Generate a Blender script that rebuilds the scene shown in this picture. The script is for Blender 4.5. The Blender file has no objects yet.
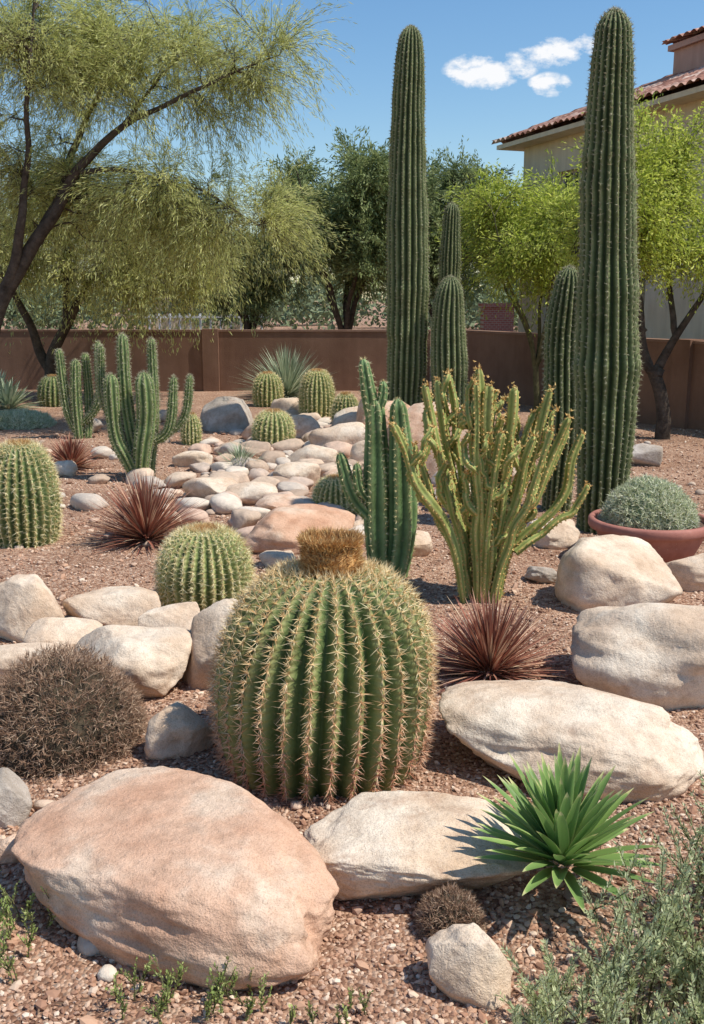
import bpy, bmesh, math
import numpy as np
rng = np.random.default_rng(11)
U = rng.uniform
scene = bpy.context.scene

# ------------------------------------------------------------ helpers
def h3(i, j, k):
    n = (i*374761393 + j*668265263 + k*1103515245) & 0xffffffff
    n = ((n ^ (n >> 13))*1274126177) & 0xffffffff
    return ((n ^ (n >> 16)) & 0xffff)/65535.0

def vn(p):
    p = np.asarray(p, float)
    i = np.floor(p).astype(np.int64); f = p-i; f = f*f*(3-2*f)
    x, y, z = i[..., 0], i[..., 1], i[..., 2]
    fx, fy, fz = f[..., 0], f[..., 1], f[..., 2]
    def L(a, b, t): return a+(b-a)*t
    c = [[[h3(x+a, y+b, z+d) for d in (0, 1)] for b in (0, 1)] for a in (0, 1)]
    return 2*L(L(L(c[0][0][0], c[1][0][0], fx), L(c[0][1][0], c[1][1][0], fx), fy),
               L(L(c[0][0][1], c[1][0][1], fx), L(c[0][1][1], c[1][1][1], fx), fy), fz)-1

def unit(v):
    return v/np.maximum(np.linalg.norm(v, axis=-1, keepdims=True), 1e-9)

def gh(x, y):
    x = np.asarray(x, float); y = np.asarray(y, float)
    p = np.stack([x, y, np.zeros_like(x)], -1)
    fall = np.clip(1-(np.hypot(x, y-8)-14)/6, 0, 1)
    return (0.035*vn(p*0.7+5.3)+0.012*vn(p*2.7+9.1))*fall

def build(name, parts, mats, loc=(0, 0, 0), parent=None, rot=None):
    """parts: (V, F, matindex, val, smooth)"""
    loc = np.array(loc, float)
    Vs = []; li = []; ls = []; mi = []; va = []; sm = []; off = 0; lo = 0
    for (V, F, m, val, s) in parts:
        V = np.asarray(V, float).reshape(-1, 3); F = np.asarray(F, np.int64)
        Vs.append(V-(0 if rot is not None else loc)); li.append((F+off).ravel())
        k = F.shape[1]
        ls.append(lo+np.arange(len(F))*k); lo += F.size
        mi.append(np.full(len(F), m)); sm.append(np.full(len(F), s))
        va.append(np.zeros(len(V)) if val is None else np.broadcast_to(val, (len(V),)))
        off += len(V)
    V = np.concatenate(Vs); li = np.concatenate(li); ls = np.concatenate(ls)
    me = bpy.data.meshes.new(name)
    me.vertices.add(len(V)); me.vertices.foreach_set("co", V.astype(np.float32).ravel())
    me.loops.add(len(li)); me.loops.foreach_set("vertex_index", li.astype(np.int32))
    me.polygons.add(len(ls)); me.polygons.foreach_set("loop_start", ls.astype(np.int32))
    me.polygons.foreach_set("material_index", np.concatenate(mi).astype(np.int32))
    me.polygons.foreach_set("use_smooth", np.concatenate(sm).astype(bool))
    a = me.attributes.new("val", 'FLOAT', 'POINT')
    a.data.foreach_set("value", np.concatenate(va).astype(np.float32))
    for m in mats: me.materials.append(m)
    me.update(calc_edges=True)
    me.validate()
    ob = bpy.data.objects.new(name, me)
    ob.location = loc
    if rot is not None: ob.rotation_euler = rot
    scene.collection.objects.link(ob)
    if parent: ob.parent = parent
    return ob

def empty(name, loc, rz=0):
    e = bpy.data.objects.new(name, None); e.location = loc; e.rotation_euler = (0, 0, rz)
    scene.collection.objects.link(e); return e

# ------------------------------------------------------------ materials
class N:
    def __init__(s, name, world=False):
        s.m = bpy.data.worlds.new(name) if world else bpy.data.materials.new(name)
        s.m.use_nodes = True; s.nt = s.m.node_tree; s.nt.nodes.clear()
    def n(s, t, **kw):
        nd = s.nt.nodes.new(t)
        for k, v in kw.items(): setattr(nd, k, v)
        return nd
    def l(s, a, b): s.nt.links.new(a, b)
    def ramp(s, fac, stops):
        r = s.n('ShaderNodeValToRGB'); cr = r.color_ramp
        while len(cr.elements) < len(stops): cr.elements.new(0.5)
        for e, (p, c) in zip(cr.elements, stops):
            e.position = p; e.color = (*c, 1)
        s.l(fac, r.inputs[0]); return r.outputs[0]
    def math(s, op, a, b=None, c=None, clamp=False):
        m = s.n('ShaderNodeMath', operation=op); m.use_clamp = clamp
        for i, x in enumerate((a, b, c)):
            if x is None: continue
            if isinstance(x, (int, float)): m.inputs[i].default_value = x
            else: s.l(x, m.inputs[i])
        return m.outputs[0]
    def mix(s, fac, a, b, mode='MIX'):
        m = s.n('ShaderNodeMix', data_type='RGBA', blend_type=mode)
        for sock, x in ((m.inputs[0], fac), (m.inputs[6], a), (m.inputs[7], b)):
            if isinstance(x, (int, float)): sock.default_value = x
            elif isinstance(x, tuple): sock.default_value = (*x, 1)
            else: s.l(x, sock)
        return m.outputs[2]
    def noise(s, vec, scale, detail=4, rough=0.6):
        t = s.n('ShaderNodeTexNoise'); t.inputs['Scale'].default_value = scale
        t.inputs['Detail'].default_value = detail; t.inputs['Roughness'].default_value = rough
        if vec is not None: s.l(vec, t.inputs['Vector'])
        return t.outputs['Fac']
    def out(s, col, rough=0.85, bump=None, bdist=0.01, bstr=1.0, transl=None, spec=0.3):
        b = s.n('ShaderNodeBsdfPrincipled')
        if isinstance(col, tuple): b.inputs['Base Color'].default_value = (*col, 1)
        else: s.l(col, b.inputs['Base Color'])
        b.inputs['Roughness'].default_value = rough
        b.inputs['Specular IOR Level'].default_value = spec
        if bump is not None:
            bn = s.n('ShaderNodeBump'); bn.inputs['Distance'].default_value = bdist
            bn.inputs['Strength'].default_value = bstr
            s.l(bump, bn.inputs['Height']); s.l(bn.outputs[0], b.inputs['Normal'])
        o = s.n('ShaderNodeOutputMaterial')
        if transl:
            t = s.n('ShaderNodeBsdfTranslucent')
            if isinstance(col, tuple): t.inputs[0].default_value = (*col, 1)
            else: s.l(col, t.inputs[0])
            mx = s.n('ShaderNodeMixShader'); mx.inputs[0].default_value = transl
            s.l(b.outputs[0], mx.inputs[1]); s.l(t.outputs[0], mx.inputs[2])
            s.l(mx.outputs[0], o.inputs[0])
        else: s.l(b.outputs[0], o.inputs[0])
        return s.m
    def obj(s, rand=True):
        tc = s.n('ShaderNodeTexCoord'); oi = s.n('ShaderNodeObjectInfo')
        if not rand: return tc.outputs['Object'], oi.outputs['Random']
        va = s.n('ShaderNodeVectorMath', operation='MULTIPLY_ADD')
        cb = s.n('ShaderNodeCombineXYZ')
        for i in range(3): s.l(oi.outputs['Random'], cb.inputs[i])
        s.l(cb.outputs[0], va.inputs[0]); va.inputs[1].default_value = (37, 61, 23)
        s.l(tc.outputs['Object'], va.inputs[2])
        return va.outputs[0], oi.outputs['Random']
    def island(s): return s.n('ShaderNodeNewGeometry').outputs['Random Per Island']
    def val(s):
        a = s.n('ShaderNodeAttribute'); a.attribute_name = 'val'; return a.outputs['Fac']
    def pos(s): return s.n('ShaderNodeNewGeometry').outputs['Position']

def stone(name, c1, c2, c3):
    g = N(name); v, r = g.obj()
    big = g.noise(v, 3.0, 4, .6)
    base = g.ramp(big, [(0.36, c1), (0.5, c2), (0.62, c3)])
    med = g.noise(v, 13, 6, .7)
    base = g.mix(0.6, base, g.ramp(med, [(0.34, (.68, .63, .58)), (0.56, (1.06, 1.06, 1.05))]), 'MULTIPLY')
    sp = g.noise(v, 190, 2, .7)
    base = g.mix(0.55, base, g.ramp(sp, [(0.34, (.58, .52, .46)), (0.5, (1, 1, 1)), (0.68, (1.12, 1.11, 1.1))]), 'MULTIPLY')
    st = g.noise(v, 5.5, 6, .75)
    base = g.mix(g.math('MULTIPLY', g.ramp(st, [(0.55, (0, 0, 0)), (0.66, (1, 1, 1))]), 0.45), base, (0.36, 0.21, 0.135))
    base = g.mix(g.math('MULTIPLY', r, 0.10), base, (.76, .68, .58))
    h = g.math('ADD', med, g.math('MULTIPLY', sp, 0.16))
    h = g.math('ADD', h, g.math('MULTIPLY', g.noise(v, 45, 4, .7), .38))
    return g.out(base, .92, h, 0.015, 0.85, spec=.15)

M_pink = stone('sandstone_pink', (.58, .33, .21), (.66, .42, .285), (.72, .54, .40))
M_tan = stone('sandstone_tan', (.62, .445, .305), (.71, .55, .405), (.77, .645, .505))
M_grey = stone('stone_grey', (.37, .31, .25), (.47, .40, .335), (.58, .51, .445))

g = N('river_stone'); v = g.pos(); r = g.island()
base = g.ramp(r, [(0, (.42, .30, .22)), (.3, (.66, .51, .38)), (.55, (.66, .46, .34)), (.8, (.50, .42, .35)), (1, (.74, .63, .51))])
base = g.mix(.5, base, g.ramp(g.noise(v, 14, 5, .7), [(.3, (.5, .5, .5)), (.65, (1.15, 1.13, 1.1))]), 'MULTIPLY')
M_river = g.out(base, .9, g.noise(v, 25, 5, .7), .012, .7, spec=.15)

g = N('pebbles'); r = g.island()
base = g.ramp(r, [(0, (.19, .10, .065)), (.18, (.38, .205, .13)), (.42, (.54, .33, .215)), (.6, (.44, .28, .20)), (.82, (.62, .43, .30)), (1, (.76, .61, .47))])
M_peb = g.out(base, .9, spec=.15)

g = N('gravel_ground'); v = g.pos()
vo = g.n('ShaderNodeTexVoronoi'); vo.inputs['Scale'].default_value = 75; g.l(v, vo.inputs['Vector'])
sep = g.n('ShaderNodeSeparateColor'); g.l(vo.outputs['Color'], sep.inputs[0])
base = g.ramp(sep.outputs[0], [(0, (.18, .095, .06)), (.35, (.35, .20, .13)), (.7, (.47, .29, .19)), (1, (.62, .45, .33))])
base = g.mix(.7, base, g.ramp(g.noise(v, .9, 5, .6), [(.35, (.68, .62, .58)), (.6, (1.1, 1.1, 1.1))]), 'MULTIPLY')
hh = g.math('ADD', g.math('MULTIPLY', vo.outputs['Distance'], -1.0), g.math('MULTIPLY', g.noise(v, 18, 4, .7), 1.2))
M_ground = g.out(base, .95, hh, .012, .9, spec=.1)

def cactus_skin(name, valley, side, crest, mott=(.62, .6, .5)):
    g = N(name); v, r = g.obj()
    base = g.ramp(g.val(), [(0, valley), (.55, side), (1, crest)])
    base = g.mix(.75, base, g.ramp(g.noise(v, 7, 5, .65), [(.35, mott), (.6, (1.1, 1.1, 1.1))]), 'MULTIPLY')
    base = g.mix(g.math('MULTIPLY', g.ramp(g.noise(v, 16, 5, .7), [(.58, (0, 0, 0)), (.7, (1, 1, 1))]), .45), base, (.30, .24, .14))
    return g.out(base, .65, g.noise(v, 45, 3, .6), .005, .6, spec=.25)

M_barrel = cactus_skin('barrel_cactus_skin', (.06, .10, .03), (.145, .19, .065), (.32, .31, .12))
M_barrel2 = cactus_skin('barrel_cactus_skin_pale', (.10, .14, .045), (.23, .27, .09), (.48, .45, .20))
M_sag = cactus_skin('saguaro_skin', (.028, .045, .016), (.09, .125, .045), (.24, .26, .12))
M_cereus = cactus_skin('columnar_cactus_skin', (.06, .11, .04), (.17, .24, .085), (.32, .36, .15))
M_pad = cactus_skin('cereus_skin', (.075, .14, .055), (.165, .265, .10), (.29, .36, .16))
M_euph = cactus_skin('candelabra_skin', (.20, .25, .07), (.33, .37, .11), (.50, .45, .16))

def spine_mat(name, stops, rough=.7):
    g = N(name); return g.out(g.ramp(g.island(), stops), rough, spec=.3)
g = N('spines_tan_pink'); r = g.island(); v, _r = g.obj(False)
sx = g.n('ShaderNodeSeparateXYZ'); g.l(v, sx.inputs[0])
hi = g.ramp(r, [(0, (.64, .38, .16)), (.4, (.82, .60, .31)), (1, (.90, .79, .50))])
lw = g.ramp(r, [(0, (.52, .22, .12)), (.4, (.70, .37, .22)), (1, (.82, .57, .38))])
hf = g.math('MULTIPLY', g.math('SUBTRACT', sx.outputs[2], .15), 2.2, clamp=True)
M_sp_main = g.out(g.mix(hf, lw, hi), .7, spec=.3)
M_sp_gold = spine_mat('spines_straw', [(0, (.60, .45, .19)), (.5, (.82, .70, .38)), (1, (.90, .82, .55))])
M_sp_grey = spine_mat('spines_grey', [(0, (.24, .22, .13)), (.5, (.44, .41, .26)), (1, (.62, .58, .40))])
M_sp_crown = spine_mat('crown_spines', [(0, (.24, .11, .04)), (.4, (.56, .29, .10)), (.8, (.74, .48, .19)), (1, (.84, .66, .34))])
M_sp_brown = spine_mat('brown_twigs', [(0, (.13, .075, .04)), (.45, (.32, .19, .12)), (.8, (.50, .33, .22)), (1, (.66, .50, .35))])
M_sp_ggreen = spine_mat('greygreen_twigs', [(0, (.32, .37, .19)), (.45, (.58, .61, .39)), (.85, (.76, .74, .54)), (1, (.86, .80, .64))])
M_bump = spine_mat('candelabra_buds', [(0, (.50, .27, .09)), (.5, (.70, .44, .15)), (1, (.78, .62, .27))])

def leaf_mat(name, stops, tr=.35, rough=.6):
    g = N(name)
    c = g.ramp(g.island(), stops)
    c = g.mix(.7, c, g.ramp(g.val(), [(0, (.6, .62, .6)), (1, (1.3, 1.25, 1.15))]), 'MULTIPLY')
    return g.out(c, rough, transl=tr, spec=.3)
M_leaf_pv = leaf_mat('palo_verde_leaves', [(0, (.42, .46, .14)), (.5, (.60, .62, .22)), (1, (.74, .74, .35))], .47)
M_leaf_pv2 = leaf_mat('palo_verde_leaves_bright', [(0, (.30, .38, .05)), (.5, (.53, .61, .10)), (1, (.70, .74, .19))], .48)
M_leaf_mes = leaf_mat('mesquite_leaves', [(0, (.14, .18, .065)), (.5, (.24, .30, .11)), (1, (.40, .45, .20))], .35)
M_leaf_far = leaf_mat('far_leaves', [(0, (.12, .16, .08)), (1, (.24, .29, .16))], .2)
M_leaf_sage = leaf_mat('sage_leaves', [(0, (.38, .44, .22)), (.5, (.56, .61, .35)), (1, (.70, .73, .48))], .42)
M_leaf_weed = leaf_mat('weed_leaves', [(0, (.22, .30, .08)), (.5, (.36, .45, .14)), (1, (.52, .56, .24))], .38)
M_grassb = leaf_mat('blue_grass', [(0, (.20, .26, .17)), (.5, (.36, .42, .29)), (1, (.54, .58, .42))], .2)
M_red = leaf_mat('red_blades', [(0, (.14, .05, .035)), (.35, (.32, .115, .08)), (.65, (.48, .22, .145)), (.85, (.60, .38, .26)), (1, (.70, .54, .38))], .14)
def agave_mat():
    g = N('agave_leaf')
    c = g.ramp(g.val(), [(0, (.20, .33, .10)), (.75, (.27, .41, .13)), (.93, (.44, .52, .20)), (1, (.58, .58, .28))])
    c = g.mix(.6, c, g.ramp(g.island(), [(0, (.75, .8, .8)), (1, (1.35, 1.25, 1.1))]), 'MULTIPLY')
    return g.out(c, .48, transl=.28, spec=.3)
M_agave = agave_mat()
def bark(name, a, b):
    g = N(name); v, r = g.obj()
    return g.out(g.ramp(g.noise(v, 9, 5, .7), [(.3, a), (.7, b)]), .9, g.noise(v, 30, 4, .7), .02, .8, spec=.1)
M_bark = bark('dark_bark', (.04, .03, .022), (.13, .10, .075))
M_bark2 = bark('green_bark', (.08, .075, .035), (.19, .17, .09))
M_dark = bark('shrub_core', (.04, .03, .02), (.09, .07, .045))
M_darkg = bark('shrub_core_green', (.15, .19, .10), (.27, .31, .18))

def stucco(name, a, b, sc=1.5):
    g = N(name); v = g.pos()
    c = g.ramp(g.noise(v, sc, 6, .65), [(.3, a), (.7, b)])
    mp = g.n('ShaderNodeMapping'); mp.inputs['Scale'].default_value = (3.5, 3.5, .35); g.l(v, mp.inputs[0])
    c = g.mix(.35, c, g.ramp(g.noise(mp.outputs[0], 1.6, 5, .65), [(.35, (.72, .70, .68)), (.6, (1.08, 1.08, 1.08))]), 'MULTIPLY')
    return g.out(c, .93, g.noise(v, 45, 4, .7), .006, .7, spec=.1)
M_wall = stucco('brown_stucco', (.19, .105, .070), (.27, .16, .108), 1.2)
M_cap = stucco('wall_cap_stucco', (.23, .135, .092), (.30, .185, .13))
M_house = stucco('beige_stucco', (.70, .57, .38), (.78, .66, .47))
M_pinkst = stucco('pink_stucco', (.46, .27, .20), (.54, .34, .26))
M_trim = stucco('cream_trim', (.62, .56, .46), (.7, .64, .54))
g = N('roof_tile'); v, r = g.obj(False)
vo = g.n('ShaderNodeTexVoronoi'); vo.inputs['Scale'].default_value = 3.2; g.l(v, vo.inputs['Vector'])
sep = g.n('ShaderNodeSeparateColor'); g.l(vo.outputs['Color'], sep.inputs[0])
M_tile = g.out(g.ramp(sep.outputs[0], [(0, (.22, .10, .07)), (.4, (.40, .19, .13)), (.8, (.52, .31, .23)), (1, (.66, .50, .40))]), .85, g.noise(v, 30, 4), .01, .5)
g = N('window_glass'); M_glass = g.out((.03, .04, .05), .08, spec=.6)
g = N('terracotta'); v, r = g.obj()
M_terra = g.out(g.ramp(g.noise(v, 6, 6, .7), [(.3, (.32, .12, .09)), (.6, (.43, .18, .135)), (.8, (.50, .28, .22))]), .75, g.noise(v, 40, 4), .004, .5)
g = N('potting_soil'); v, r = g.obj()
M_soil = g.out(g.ramp(g.noise(v, 40, 5), [(.3, (.05, .03, .02)), (.7, (.16, .10, .07))]), .95)
g = N('asphalt'); v = g.pos(); M_asph = g.out(g.ramp(g.noise(v, 20, 5), [(.3, (.06, .058, .055)), (.7, (.10, .095, .09))]), .9)
g = N('white_paint'); M_white = g.out((.78, .78, .76), .6)
g = N('red_brick'); tc = g.n('ShaderNodeTexCoord'); br = g.n('ShaderNodeTexBrick')
mp = g.n('ShaderNodeMapping'); g.l(tc.outputs['Object'], mp.inputs[0]); mp.inputs['Rotation'].default_value = (math.pi/2, 0, 0); g.l(mp.outputs[0], br.inputs[0])
br.inputs['Scale'].default_value = 5; br.inputs['Color1'].default_value = (.50, .17, .12, 1); br.inputs['Color2'].default_value = (.42, .14, .10, 1); br.inputs['Mortar'].default_value = (.5, .42, .35, 1)
M_brick = g.out(br.outputs[0], .9)

# ------------------------------------------------------------ geometry generators
def ico(sub):
    bm = bmesh.new(); bmesh.ops.create_icosphere(bm, subdivisions=sub, radius=1)
    V = np.array([v.co[:] for v in bm.verts]); F = np.array([[v.index for v in f.verts] for f in bm.faces]); bm.free()
    return V, F
ICO = {s: ico(s) for s in (1, 2, 3, 4, 5, 6)}

def catmull(pts, n):
    P = np.asarray(pts, float)
    if len(P) == 2:
        t = np.linspace(0, 1, n)[:, None]; return P[0]*(1-t)+P[1]*t
    Q = np.vstack([2*P[0]-P[1], P, 2*P[-1]-P[-2]])
    k = len(P)-1; t = np.linspace(0, k-1e-6, n); i = t.astype(int); f = (t-i)[:, None]
    a, b, c, d = Q[i], Q[i+1], Q[i+2], Q[i+3]
    return .5*((2*b)+(c-a)*f+(2*a-5*b+4*c-d)*f**2+(3*b-3*c+d-a)*f**3)

def frames(P):
    T = unit(np.gradient(P, axis=0))
    ref = np.array([0, 1, 0.]) if abs(T[0][1]) < .9 else np.array([1, 0, 0.])
    X = np.zeros_like(P)
    x = unit(np.cross(ref, T[0]))
    for i in range(len(P)):
        x = x-T[i]*np.dot(x, T[i]); x = x/np.linalg.norm(x); X[i] = x
    return T, X, np.cross(T, X)

def grid_faces(n, m, closed=True):
    i = np.arange(n-1)[:, None]; j = np.arange(m if closed else m-1)[None, :]
    j2 = (j+1) % m
    return np.stack([i*m+j, i*m+j2, (i+1)*m+j2, (i+1)*m+j], -1).reshape(-1, 4)

def tube(pts, radii, sides=6, n=None, m=0):
    P = catmull(pts, n or len(pts)*3)
    R = np.interp(np.linspace(0, 1, len(P)), np.linspace(0, 1, len(radii)), radii)
    T, X, Y = frames(P)
    th = np.arange(sides)/sides*2*np.pi
    V = P[:, None]+R[:, None, None]*(np.cos(th)[None, :, None]*X[:, None]+np.sin(th)[None, :, None]*Y[:, None])
    return (V.reshape(-1, 3), grid_faces(len(P), sides), m, None, True)

def spines(P, Nn, per, L, w, spread, m, nb=1.0, up=0.0):
    P = np.repeat(P, per, 0); Nn = np.repeat(Nn, per, 0)
    k = len(P)
    rd = unit(rng.normal(size=(k, 3)))
    D = unit(Nn*nb*U(.3, 1, (k, 1))+rd*spread+np.array([0, 0, up]))
    ln = (L*U(.55, 1.1, k))[:, None]
    a = unit(np.cross(D, rng.normal(size=(k, 3)))); b = np.cross(D, a)
    V = np.stack([P+a*w, P+(-.5*a+.87*b)*w, P+(-.5*a-.87*b)*w, P+D*ln], 1).reshape(-1, 3)
    o = np.arange(k)[:, None]*4
    F = np.concatenate([o+np.array([[0, 1, 3]]), o+np.array([[1, 2, 3]]), o+np.array([[2, 0, 3]])])
    return (V, F, m, None, False)

def leaves(P, D, L, W, m, val=None):
    k = len(P); D = unit(D)
    S = unit(np.cross(D, rng.normal(size=(k, 3))))
    s = U(.6, 1.25, (k, 1))
    V = np.stack([P-D*L*s/2, P+S*W*s/2, P+D*L*s/2, P-S*W*s/2], 1).reshape(-1, 3)
    F = np.arange(k*4).reshape(-1, 4)
    if val is not None: val = np.repeat(val, 4)
    return (V, F, m, val, False)

def ribbed(P, R, ribs, depth, spr=8, straight=False, twist=0.0, wob=.02, sp=.05, seed=0, m=0):
    n = len(P)
    if straight:
        T = np.tile([0, 0, 1.], (n, 1)); X = np.tile([1., 0, 0], (n, 1)); Y = np.tile([0, 1., 0], (n, 1))
    else: T, X, Y = frames(P)
    mm = ribs*spr; th = np.arange(mm)/mm*2*np.pi
    ds = np.linalg.norm(np.diff(P, axis=0), axis=1); dR = np.diff(R)
    prof = np.concatenate([[0], np.cumsum(np.hypot(ds, dR))])
    c = (np.cos(ribs*th)*.5+.5)**.8
    tw = twist*prof
    rk = np.arange(mm)/spr
    wobv = wob*vn(np.stack([np.tile(np.cos(th)*1.3, (n, 1)), np.tile(np.sin(th)*1.3, (n, 1)), np.tile(prof[:, None]*3, (1, mm))], -1)+seed)
    bul = .012*np.cos(prof[:, None]/sp*2*np.pi+np.round(rk)[None]*2.1)*c[None]
    r = R[:, None]*(1-depth*(1-c[None, :]))*(1+wobv+bul)
    A = th[None, :]+tw[:, None]+.012*vn(np.stack([np.tile(np.round(rk), (n, 1))*3.3, np.tile(prof[:, None]*5, (1, mm)), np.zeros((n, mm))], -1)+seed)*(26/ribs)
    rad = np.cos(A)[..., None]*X[:, None]+np.sin(A)[..., None]*Y[:, None]
    V = P[:, None]+r[..., None]*rad
    val = np.tile(c, (n, 1)).ravel()
    gP = np.gradient(prof); sl = np.gradient(R)/np.maximum(gP, 1e-6); sl = np.clip(sl, -.999, .999); co = np.sqrt(1-sl**2)
    aP, aN = [], []
    for k in range(ribs):
        s = np.arange(sp*U(.2, 1), prof[-1], sp); s = s+U(-.15, .15, len(s))*sp
        j = k*spr
        pp = np.stack([np.interp(s, prof, V[:, j, q]) for q in range(3)], -1)
        nn = unit(rad[:, j]*co[:, None]-T*sl[:, None])
        nn = np.stack([np.interp(s, prof, nn[:, q]) for q in range(3)], -1)
        aP.append(pp); aN.append(unit(nn))
    return (V.reshape(-1, 3), grid_faces(n, mm), m, val, True), np.concatenate(aP), np.concatenate(aN)

def tube_lathe(prof, x, y, z, seg, m, smooth=True):
    th = np.arange(seg)/seg*2*np.pi
    V = np.stack([x+prof[:, 0:1]*np.cos(th), y+prof[:, 0:1]*np.sin(th), z+np.repeat(prof[:, 1:2], seg, 1)], -1)
    return (V.reshape(-1, 3), grid_faces(len(prof), seg), m, None, smooth)

def barrel(x, y, R, H, ribs, depth, skin, spm, sp, L, w, per, crown=None, lean=0, spr=8, seed=0, name='barrel_cactus', exp=.7):
    z0 = float(gh(x, y))-.03
    ph = np.concatenate([np.linspace(-.62, 0, 40), np.linspace(0, np.pi/2, 100)[1:]])
    r = R*np.maximum(np.cos(ph), 1e-4)**exp
    zc = .40*H
    z = np.where(ph < 0, zc+zc/math.sin(.62)*np.sin(ph), zc+(H-zc)*np.sin(ph)**1.0)
    z = z-.06*H*np.exp(-(r/(R*.22))**2)
    P = np.stack([x+lean*z, np.full_like(z, y), z0+z], -1)
    part, aP, aN = ribbed(P, r, ribs, depth, spr, straight=True, wob=.035, sp=sp, seed=seed)
    rr = np.hypot(aP[:, 0]-x-lean*(aP[:, 2]-z0), aP[:, 1]-y)
    keep = rr > R*.22
    parts = [part, spines(aP[keep], aN[keep], per, L, w, .8, 1), spines(aP[keep], aN[keep], 4, L*.2, w*2.6, .7, 1)]
    cx = x+lean*H
    if crown == 'tuft':
        k = 1500; cR = R*.26
        a = U(0, 2*np.pi, k); zz = U(0, .15, k); cr = cR*(1-.13*zz/.13)*(1+.06*np.sin(3*a+1))
        cp = np.stack([cx+np.cos(a)*cr, y+np.sin(a)*cr, z0+H-.05+zz], -1)
        cn = np.stack([np.cos(a), np.sin(a), np.full(k, .7)], -1)
        parts.append(spines(cp, unit(cn), 4, .034, .0024, .6, 2, up=.4))
        parts.append(spines(cp[zz > .12], unit(cn[zz > .12]), 6, .055, .0022, .55, 2, up=.7))
        a = U(0, 2*np.pi, k); cr = cR*np.sqrt(U(0, 1, k))
        cp = np.stack([cx+np.cos(a)*cr, y+np.sin(a)*cr, np.full(k, z0+H+.05)+.05*(cr/cR)**2], -1)
        cn = np.stack([np.cos(a)*.5, np.sin(a)*.5, np.full(k, 1)], -1)
        parts.append(spines(cp, unit(cn), 3, .04, .0022, .5, 2))
        prof = np.array([[cR*.95, -.08], [cR*.98, -.02], [cR*.96, .03], [cR*.88, .075], [cR*.5, .06], [.001, .04]])
        parts.append(tube_lathe(prof, cx, y, z0+H, 40, 2))
    else:
        k = 260
        a = U(0, 2*np.pi, k); cr = R*.30*np.sqrt(U(0, 1, k))
        cp = np.stack([cx+np.cos(a)*cr, y+np.sin(a)*cr, np.full(k, z0+H-.02*H)], -1)
        parts.append(spines(cp, np.tile([0, 0, 1.], (k, 1)), 3, L*1.0, w, .7, 2))
    return build(name, parts, [skin, spm, M_sp_crown], (x, y, z0))

def column(pts, radii, ribs, depth, sp, L, w, per, n=70, spr=6, seed=0, mi=0, ms=1, wob=.05, twist=0, spread=.7, pinch=.03):
    Q = catmull(pts, 200); d = np.concatenate([[0], np.cumsum(np.linalg.norm(np.diff(Q, axis=0), axis=1))]); Lt = d[-1]
    rt = radii[-1]; hr = rt*1.5
    s = np.concatenate([np.linspace(0, Lt-hr, n), Lt-hr+hr*np.sin(np.linspace(0, np.pi/2, 12))[1:]])
    P = np.stack([np.interp(s, d, Q[:, q]) for q in range(3)], -1)
    R = np.interp(s/Lt, np.linspace(0, 1, len(radii)), radii)
    cap = np.clip((s-(Lt-hr))/hr, 0, 1); R = R*np.sqrt(np.maximum(1-cap**2, 1e-5))
    R = R*(1+pinch*vn(np.stack([s*3.0, s*0, s*0], -1)+seed)+pinch*.6*vn(np.stack([s*9.0, s*0, s*0+5], -1)+seed))
    part, aP, aN = ribbed(P, R, ribs, depth, spr, twist=twist, wob=wob, sp=sp, seed=seed, m=mi)
    return [part, spines(aP, aN, per, L, w, spread, ms)]

def boulder(name, x, y, hx, hy, h, rot, mat, seed, sub=5, planes=8, sink=.3, ret=False, amp=.2, bend=0.0, taper=0.0):
    V, F = ICO[sub]; p = V.copy(); r2 = np.random.default_rng(seed)
    e = 2.6
    p = p/(np.sum(np.abs(p)**e, 1)**(1/e))[:, None]
    q = V*1.15+seed*3.17
    p = p*(1+amp*vn(q)+.45*amp*vn(q*2.3)+.03*vn(q*5))[:, None]
    for _ in range(planes):
        nn = unit(r2.normal(size=3)*np.array([1, 1, .8])); d = r2.uniform(.55, .85)
        s = p@nn-d; mk = np.clip(s, 0, None); p = p-nn[None]*(mk*.8)[:, None]
    if sub >= 4:
        p = p*(1+.018*vn(q*9)+.008*vn(q*22))[:, None]
    mn, mx = p.min(0), p.max(0); p = (p-(mn+mx)/2)/((mx-mn)/2)
    c, s = math.cos(rot), math.sin(rot)
    X = p[:, 0]*hx; Y = p[:, 1]*hy*(1-taper*p[:, 0])+bend*hy*(p[:, 0]**2-.4)
    Z = (p[:, 2]+1)/2*(h*(1+sink)*(1-.45*taper*p[:, 0]))-h*sink
    W = np.stack([x+X*c-Y*s, y+X*s+Y*c, float(gh(x, y))+Z], -1)
    if ret: return (W, F, 0, None, True)
    return build(name, [(W, F, 0, None, True)], [mat], (x, y, float(gh(x, y))))

# ------------------------------------------------------------ ground
xs = np.unique(np.concatenate([np.linspace(-10, 10, 260), -10-np.geomspace(.5, 600, 22), 10+np.geomspace(.5, 600, 22)]))
ys = np.unique(np.concatenate([np.linspace(-3, 22, 320), -3-np.geomspace(.5, 300, 14), 22+np.geomspace(.5, 900, 24)]))
GX, GY = np.meshgrid(xs, ys)
GZ = gh(GX, GY)
near = (np.abs(GX) < 9) & (GY > 1) & (GY < 12)
GZ = GZ+near*.006*vn(np.stack([GX*14, GY*14, GX*0], -1))
build('ground', [(np.stack([GX, GY, GZ], -1).reshape(-1, 3), grid_faces(len(ys), len(xs), False), 0, None, True)], [M_ground])

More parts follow.
